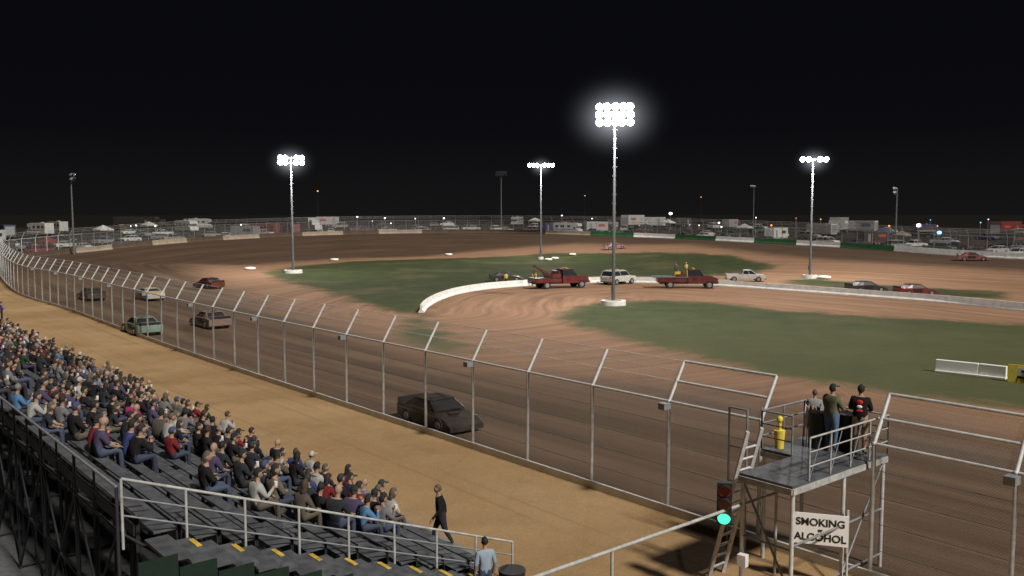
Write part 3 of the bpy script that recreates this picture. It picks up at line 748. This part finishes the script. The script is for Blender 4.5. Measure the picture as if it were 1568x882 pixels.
    if hairk!='bald':
        hk={'cap':'cap','capd':'capd'}.get(hairk,'hair')
        def cf(p):
            q=p.copy()
            if p.y>.35 and p.z<.42: q*=.8
            if p.z<-.45 and hairk!='long': q*=.8
            return q*(1+.04*math.sin(p.x*9+p.z*7))
        zr=.127 if hairk!='long' else .15
        b.ell(hc+Rm@Vector((0,-.016,.012 if hairk!='long' else -.015)),(.088,.106,zr),hk,14,9,fn=cf,M3=Rm)
        if hairk=='long': b.ell(hc+Rm@Vector((0,-.075,-.12)),(.075,.04,.13),'hair',10,6,M3=Rm)
        if hk[:3]=='cap': b.box(hc+Rm@Vector((0,.12,.05)),(.14,.12,.015),hk,M3=Rm); b.ell(hc+Rm@Vector((0,-.03,-.01)),(.08,.09,.08),'hair',10,6,M3=Rm)
    if extra: extra(b)
    return b.mesh(name)
def seatJ(lean=0,arms='knees',kn=.13,turn=0):
    y=lean
    J=dict(pelvis=(0,-.03,.11),spine=(0,-.04+y*.4,.29),chest=(0,y*.75,.45-abs(y)*.15),neck=(0,y+.01,.6-abs(y)*.25),hb=(0,y+.03,.66-abs(y)*.25))
    sz=.53-abs(y)*.2
    for s_,g_ in(('L',-1),('R',1)):
        J['sh'+s_]=(g_*.175,y*.85-.01,sz); J['hip'+s_]=(g_*.09,.03,.09); J['kn'+s_]=(g_*kn,.42,.12); J['an'+s_]=(g_*kn,.44,-.34); J['to'+s_]=(g_*(kn+.015),.58,-.385)
        if arms=='knees': e,w,p=(g_*.24,.12+y*.5,.29),(g_*.16,.33,.2),(g_*.14,.4,.2)
        elif arms=='fold': e,w,p=(g_*.25,.09+y,.29),(-g_*.02,.22+y,.33+(.02*g_)),(-g_*.09,.2+y,.35+.02*g_)
        elif arms=='chin': e,w,p=(g_*.2,.33,.25),(g_*.06,.34+y*.3,.42),(g_*.04,.32+y*.5,.49)
        elif arms=='drink':
            e,w,p=((g_*.25,.1+y,.3),(g_*.12,.32,.42),(g_*.1,.36,.48)) if g_>0 else ((g_*.24,.1,.28),(g_*.15,.33,.2),(g_*.13,.4,.2))
        J['el'+s_],J['wr'+s_],J['pm'+s_]=e,w,p
    return J
def cup(b): b.tube((.1,.4,.44),(.1,.4,.57),.035,'white',r1=.042,n=10)
T=[]
for i,(ln,ar,hk,yw,sl,wd) in enumerate([(.05,'knees','short',.1,'long',1.1),(.16,'chin','short',-.2,'long',1.2),(.0,'fold','cap',.0,'long',1.25),(.1,'knees','long',.5,'long',1.05),(.02,'drink','capd',-.5,'long',1.2),(.18,'knees','long',-.1,'short',1.0),(.0,'fold','long',-.7,'long',1.1),(.08,'knees','bald',.2,'short',1.25),(.12,'chin','capd',.3,'long',1.2),(-.02,'drink','short',.8,'long',1.15)]):
    J=seatJ(ln,ar); hb=J['hb']; T.append(person("spectator",J,(0,hb[1]+.025,hb[2]+.12),yaw=yw,pitch=-.15,hairk=hk,sleeve=sl,wide=wd,extra=cup if ar=='drink' else None))
def standJ(stride=0,arms='side',lean=0):
    J=dict(pelvis=(0,0,.96),spine=(0,lean*.3,1.13),chest=(0,lean*.7,1.31),neck=(0,lean+.0,1.475),hb=(0,lean+.015,1.54))
    for s_,g_ in(('L',-1),('R',1)):
        f=stride*g_
        J['sh'+s_]=(g_*.185,lean*.8,1.4); J['hip'+s_]=(g_*.095,0,.9); J['kn'+s_]=(g_*.11,f*.42+.03,.5); J['an'+s_]=(g_*.12,f*.85-.02,.09 if f>=0 else .16); J['to'+s_]=(g_*.14,f*.85+.13,.04 if f>=0 else .06)
        if arms=='side': e,w,p=(g_*.25,-f*.25-.03,1.13),(g_*.25,-f*.6+.06,.9),(g_*.24,-f*.65+.1,.82)
        elif arms=='rail': e,w,p=(g_*.27,.08,1.16),(g_*.2,.32,1.06),(g_*.19,.4,1.05)
        elif arms=='front': e,w,p=(g_*.26,.03,1.15),(g_*.1,.25,1.12),(g_*.04,.3,1.13)
        J['el'+s_],J['wr'+s_],J['pm'+s_]=e,w,p
    return J
def stander(name,loc,rz,col,stride=0,arms='side',lean=0,yaw=0,sc=1,**kw):
    J=standJ(stride,arms,lean); hb=J['hb']; me=person(name,J,(0,hb[1]+.025,hb[2]+.115),yaw=yaw,**kw); return place(me,name,loc,rz,col,sc)
facen=math.atan2(NV[1],NV[0])-math.pi/2
shirts=[(.011,.011,.014)]*9+[(.022,.026,.035)]*6+[(.33,.33,.32)]*3+[(.14,.14,.15)]*2+[(.15,.016,.02)]*2+[(.34,.03,.14),(.03,.05,.15),(.07,.17,.32),(.015,.045,.026),(.09,.02,.03),(.045,.03,.023),(.022,.022,.05),(.08,.07,.06),(.06,.05,.1),(.12,.10,.08)]
starts=[21.6,20.0,18.9,18.5,18.4,18.6,19.2,20.2,21.4,23,25]
for k in range(ROWS):
    n=P0-k*PIT; d=deck(n); s_=starts[k]; run=True
    while s_<s1-1:
        f=.5+.5*math.sin(s_*.55+k*1.3)*math.sin(s_*.23+k*.7+1)
        occ=(.72 if k<6 else .5)*(.35+.85*f)
        if k==0: occ*=.5
        if k>=8: occ*=.7
        if 31.5<s_<32.8 or 47<s_<48.3 or 62<s_<63.3: s_+=.6; continue
        if random.random()<occ:
            me=random.choice(T); p=SN(s_+random.uniform(-.05,.05),n-.02,d+.44)
            sc=random.uniform(1.0,1.14)
            place(me,"spectator",p,facen+random.uniform(-.3,.3)+ (.25 if random.random()<.5 else 0),random.choice(shirts),(sc*random.uniform(.97,1.08),sc,sc*random.uniform(.95,1.04)))
        s_+=random.uniform(.62,.8) if random.random()<.75 else 1.4
# walking man, standing people
x,y=G(676,838); stander("walking_man",(x,y,0),facen+2.6,(.01,.01,.013),stride=.34,arms='side',lean=.06,hairk='short',legs='dpants',wide=1.35,sc=1.03)
x,y=G(743,930); stander("bystander",(x,y,0),.4,(.25,.32,.4),arms='side',hairk='short',sleeve='short',sc=.98)
x,y,z=put(3,492); stander("bystander",(x,y,0),facen,(.06,.06,.25),arms='front')
for u,v,c,r in((775,437,(.5,.4,.08),.5),(820,436,(.5,.4,.08),-1),(815,438,(.35,.3,.1),2),(928,434,(.5,.4,.09),1.2)):
    x,y,z=put(u,v); stander("safety_worker",(x,y,z),r,c,arms='side',hairk='cap',wide=1.15)
x,y=G(1056,441); stander("safety_worker",(x-.4,y+.35,1.53),.5,(.5,.34,.07),arms='front',hairk='cap',wide=1.2)
x,y=G(1040,441); stander("safety_worker",(x-.4,y+.2,1.53),-.5,(.12,.1,.09),arms='side')
# ---------- flag stand
PZ=3.1; fs_=MB()
def slab(b,sa,sb,na,nb_,z,th,k):
    c=[SN(sa,na,z),SN(sb,na,z),SN(sb,nb_,z),SN(sa,nb_,z)]; c2=[q-Vector((0,0,th)) for q in c]
    b.add(c+c2,[(0,1,2,3),(7,6,5,4),(0,4,5,1),(1,5,6,2),(2,6,7,3),(3,7,4,0)],k)
slab(fs_,11.4,13.9,20.6,22.7,PZ,.06,'alu'); slab(fs_,11.4,12.9,18.2,20.59,PZ,.06,'alu')
for a,c in((( 11.4,18.2),(11.4,22.7)),((13.9,20.6),(13.9,22.7)),((12.9,18.2),(12.9,20.6)),((11.4,22.7),(13.9,22.7)),((11.4,18.2),(12.9,18.2)),((12.9,20.6),(13.9,20.6))):
    fs_.beam(SN(*a,PZ-.14),SN(*c,PZ-.14),.07,.15,'rail')
for s_,n_ in((11.45,18.3),(12.85,18.3),(11.45,20.6),(13.85,20.7),(11.45,22.6),(13.85,22.6)):
    fs_.tube(SN(s_,n_,0),SN(s_,n_,PZ-.1),.055,'galv')
def rail2(a,c,m,k='rail',hz=1.05):
    for i in range(m+1):
        t=i/m; q=(a[0]+(c[0]-a[0])*t,a[1]+(c[1]-a[1])*t); fs_.tube(SN(*q,PZ),SN(*q,PZ+hz),.025,k,n=6)
    for z in(.35,.7,hz): fs_.tube(SN(*a,PZ+z),SN(*c,PZ+z),.026 if z==hz else .018,k,n=6)
rail2((11.4,18.9),(11.4,22.7),4); rail2((11.4,22.7),(13.9,22.7),3); rail2((13.9,22.7),(13.9,20.6),2,'galvd'); rail2((13.9,20.6),(12.95,20.6),1,'galvd')
for i in range(4): fs_.tube(SN(11.4,18.9+i*.95,PZ),SN(11.4,19.4+i*.95,PZ+1.0),.012,'galvd',n=4)
for a,c in(((11.45,18.3,1.6),(11.45,20.6,1.6)),((12.85,18.3,1.5),(11.45,18.3,1.5)),((11.45,20.6,1.6),(11.45,22.6,1.6)),((11.45,18.3,.4),(12.85,18.3,2.9)),((11.45,18.3,.35),(11.45,22.6,.35)),((11.45,20.6,.3),(11.45,22.6,2.9))):
    fs_.tube(SN(*a),SN(*c),.03,'galvd',n=6)
# side gate frame left of the stand
for z in(1.2,2.3,3.4,4.0): fs_.tube(SN(13.9,20.6,z),SN(14.5,21.5,z),.02,'galvd',n=5)
fs_.tube(SN(14.3,20.5,0),SN(14.3,20.5,4.1),.03,'galvd'); fs_.tube(SN(14.9,20.5,0),SN(14.9,20.5,4.1),.03,'galvd'); fs_.tube(SN(14.3,20.5,4.1),SN(14.9,20.5,4.1),.03,'galvd')
for z in(1,2,3): fs_.tube(SN(14.3,20.5,z),SN(14.9,20.5,z),.02,'galvd',n=5)
fs_.box(SN(12.6,18.0,1.0),(.22,.18,.3),'white',rot=-.7)
fs_.obj("flag_stand")
ld=MB(); A0=SN(13.95,18.45,0);A1=SN(12.85,18.45,4.1);off=Vector((*NV*.6,0))
ld.beam(A0,A1,.08,.12,'galv'); ld.beam(A0+off,A1+off,.08,.12,'galv')
for i in range(1,13): q=A0+(A1-A0)*(i/13.5); ld.tube(q,q+off,.03,'galv',n=6)
ld.obj("ladder")
# items and flaggers
x=MB(); x.tube((0,0,0),(0,0,.95),.27,'black',r1=.29,n=14); x.tube((0,0,.95),(0,0,1.0),.3,'black',n=14); tbm=x.mesh("trash_bin"); place(tbm,"trash_bin",SN(12.35,22.3,PZ)); place(tbm,"trash_bin",SN(12.95,21.9,PZ))
x=MB(); x.tube((0,0,0),(0,0,.5),.12,'bag',r1=.16,n=10); x.tube((0,0,.5),(0,0,.75),.05,'bag'); x.ell((0,0,.8),(.09,.09,.1),'bag'); x.obj("flag_bag",SN(13.6,21.0,PZ))
fl_=MB()
for i,(k,o_) in enumerate((('sign',0),('red',.1),('bag',.2),('ink',.3),('grey',.42))):
    fl_.tube((o_,0,0),(o_+.05,.03,1.15),.012,'rail',n=5)
    fl_.add([(o_+.05,.03,1.13),(o_+.03,.02,.5),(o_+.16,.06,.42),(o_+.2,.05,.7),(o_+.14,.07,1.05)],[(0,1,2,3,4)],k)
fl_.obj("race_flags",SN(13.45,21.9,PZ),-.6)
def prt(b):
    b.ell((0,-.125,1.36),(.085,.018,.06),'red',8,5); b.ell((0,-.125,1.24),(.07,.02,.045),'sign',8,5); b.ell((0,-.122,1.14),(.09,.018,.035),'red',8,5)
stander("flagman",SN(12.5,21.75,PZ),facen-.1,(.11,.115,.075),arms='rail',hairk='capd',legs='jean',sleeve='short',wide=1.38,sc=1.04)
stander("flagman",SN(11.85,22.05,PZ),facen+.3,(.012,.012,.014),arms='front',hairk='capd',legs='khaki',leglen='short',sleeve='short',wide=1.28,sc=1.06,extra=prt)
stander("flagman",SN(13.3,22.2,PZ),facen+.4,(.24,.26,.28),arms='rail',lean=.12,hairk='short',legs='jean',sleeve='long',wide=1.1,sc=.84)
# ---------- sign
c=Vector((7.85,22.0,1.5)); ang=-.3
sgn=MB(); sgn.box((0,0,0),(1.35,.03,.8),'sign')
sgn.box((-.66,.04,0),(.05,.05,1.1),'galv'); sgn.box((.66,.04,0),(.05,.05,1.1),'galv')
so=sgn.obj("no_smoking_sign",c,ang,0)
for t,z,sz in(("SMOKING",.09,.265),("or",-.06,.12),("ALCOHOL",-.3,.265)):
    cu=bpy.data.curves.new("lettering",'FONT'); cu.body=t; cu.size=sz; cu.align_x='CENTER'; cu.extrude=.003; cu.offset=.006
    to=bpy.data.objects.new("lettering",cu); S.collection.objects.link(to); to.parent=so; to.location=(0,-.021,z); to.rotation_euler=(math.pi/2,0,0); to.data.materials.append(M['ink'])
sp2=MB()
for o_ in(-.66,.66): sp2.tube((o_,.05,-1.5),(o_,.05,-.4),.03,'galv')
o=sp2.obj("sign_posts"); o.parent=so
# ---------- signal light and its boom
bm_=MB(); a=SN(12.1,7.5,2.7); b_=SN(13.0,20.0,2.2)
bm_.tube(a,b_,.04,'rail'); bm_.tube(a-Vector((0,0,.5)),SN(12.35,12.6,1.95),.03,'rail')
q=a+(b_-a)*.46; bm_.tube(q,Vector((q.x,q.y,0)),.035,'rail')
bm_.tube(SN(13.0,20.0,0),b_,.04,'rail')
bm_.obj("handrail")
sl=MB(); sl.box((0,0,.0),(.36,.22,1.04),'black')
for z,k in((.34,'redl'),(.0,'amb'),(-.34,'greenl')):
    sl.tube((0,-.11,z),(0,-.135,z),.155,k,n=18)
    for i in range(9):
        t0=math.pi*i/9;t1=math.pi*(i+1)/9
        sl.add([(.17*math.cos(t0),-.11,z+.17*math.sin(t0)),(.17*math.cos(t1),-.11,z+.17*math.sin(t1)),(.165*math.cos(t1),-.26,z+.15*math.sin(t1)),(.165*math.cos(t0),-.26,z+.15*math.sin(t0))],[(0,1,2,3)],'black')
sl.box((0,.15,0),(.08,.1,.9),'galvd')
dep=21.2; sl.obj("traffic_light",((1117-784)/FPX*dep,dep,H-(779-HOR)/FPX*dep),-.25)
# ---------- bins
tc_=MB(); tc_.tube((0,0,0),(0,0,.85),.27,'dgreen',r1=.29,n=16); tc_.tube((0,0,.85),(0,0,.9),.31,'galvd',n=16)
for z in(.3,.6): tc_.tube((0,0,z),(0,0,z+.03),.3,'dgreen',n=16)
me=tc_.mesh("trash_can"); x,y=G(264,650); place(me,"trash_can",(x,y,0),sc=1.1)
tc_=MB(); tc_.tube((0,0,0),(0,0,.8),.3,'black',r1=.33,n=16); tc_.tube((0,0,.8),(0,0,.83),.34,'black',n=16); x,y=G(784,922); tc_.obj("trash_can",(x,y,0))
# ---------- far scaffold bleacher (right)
bl=MB()
for i in range(9):
    bl.box((0,i*.7,.5+i*.35),(16,.3,.05),'alu')
for x_ in range(-8,9,2):
    bl.tube((x_,0,0),(x_,6,3.4),.05,'galvd',n=5); bl.tube((x_,6,0),(x_,6,4.6),.05,'galvd',n=5); bl.tube((x_,6,0),(x_+2 if x_<8 else x_,6,3.3),.04,'galvd',n=5)
    bl.tube((x_,0,0),(x_,0,1.6),.05,'galvd',n=5)
for z in(1.0,1.6): bl.tube((-8,0,z),(8,0,z),.04,'galv',n=5)
for z in(4.0,4.6): bl.tube((-8,6,z),(8,6,z),.04,'galv',n=5)
xx,yy=98,158; bl.obj("bleachers",(xx,yy,TZ(xx,yy)),-.6)
# ---------- light
w=bpy.data.worlds.new("World"); S.world=w; w.use_nodes=True; nt=w.node_tree; N=nt.nodes;L=nt.links
bg=N["Background"]; tc=N.new("ShaderNodeTexCoord"); sx=N.new("ShaderNodeSeparateXYZ"); L.new(tc.outputs["Generated"],sx.inputs[0])
r=N.new("ShaderNodeValToRGB"); L.new(sx.outputs[2],r.inputs["Fac"])
e=r.color_ramp.elements; e[0].position=0; e[0].color=(.0078,.0074,.0076,1); e[1].position=.35; e[1].color=(.0016,.0018,.0036,1)
q=e.new(.09); q.color=(.0036,.0036,.0048,1)
L.new(r.outputs["Color"],bg.inputs["Color"]); bg.inputs["Strength"].default_value=1
floodlight_sun=bpy.data.lights.new("floodlight_sun",'SUN'); floodlight_sun.energy=4.3; floodlight_sun.angle=math.radians(5); floodlight_sun.color=(1,.94,.84)  # added night key light, stands in for the grandstand floodlights
so_=bpy.data.objects.new("floodlight_sun",floodlight_sun); S.collection.objects.link(so_)
so_.rotation_euler=Vector((-.5,.58,-.78)).to_track_quat('-Z','Y').to_euler()
print("pit vehicles",cnt,"objects",len(S.objects))
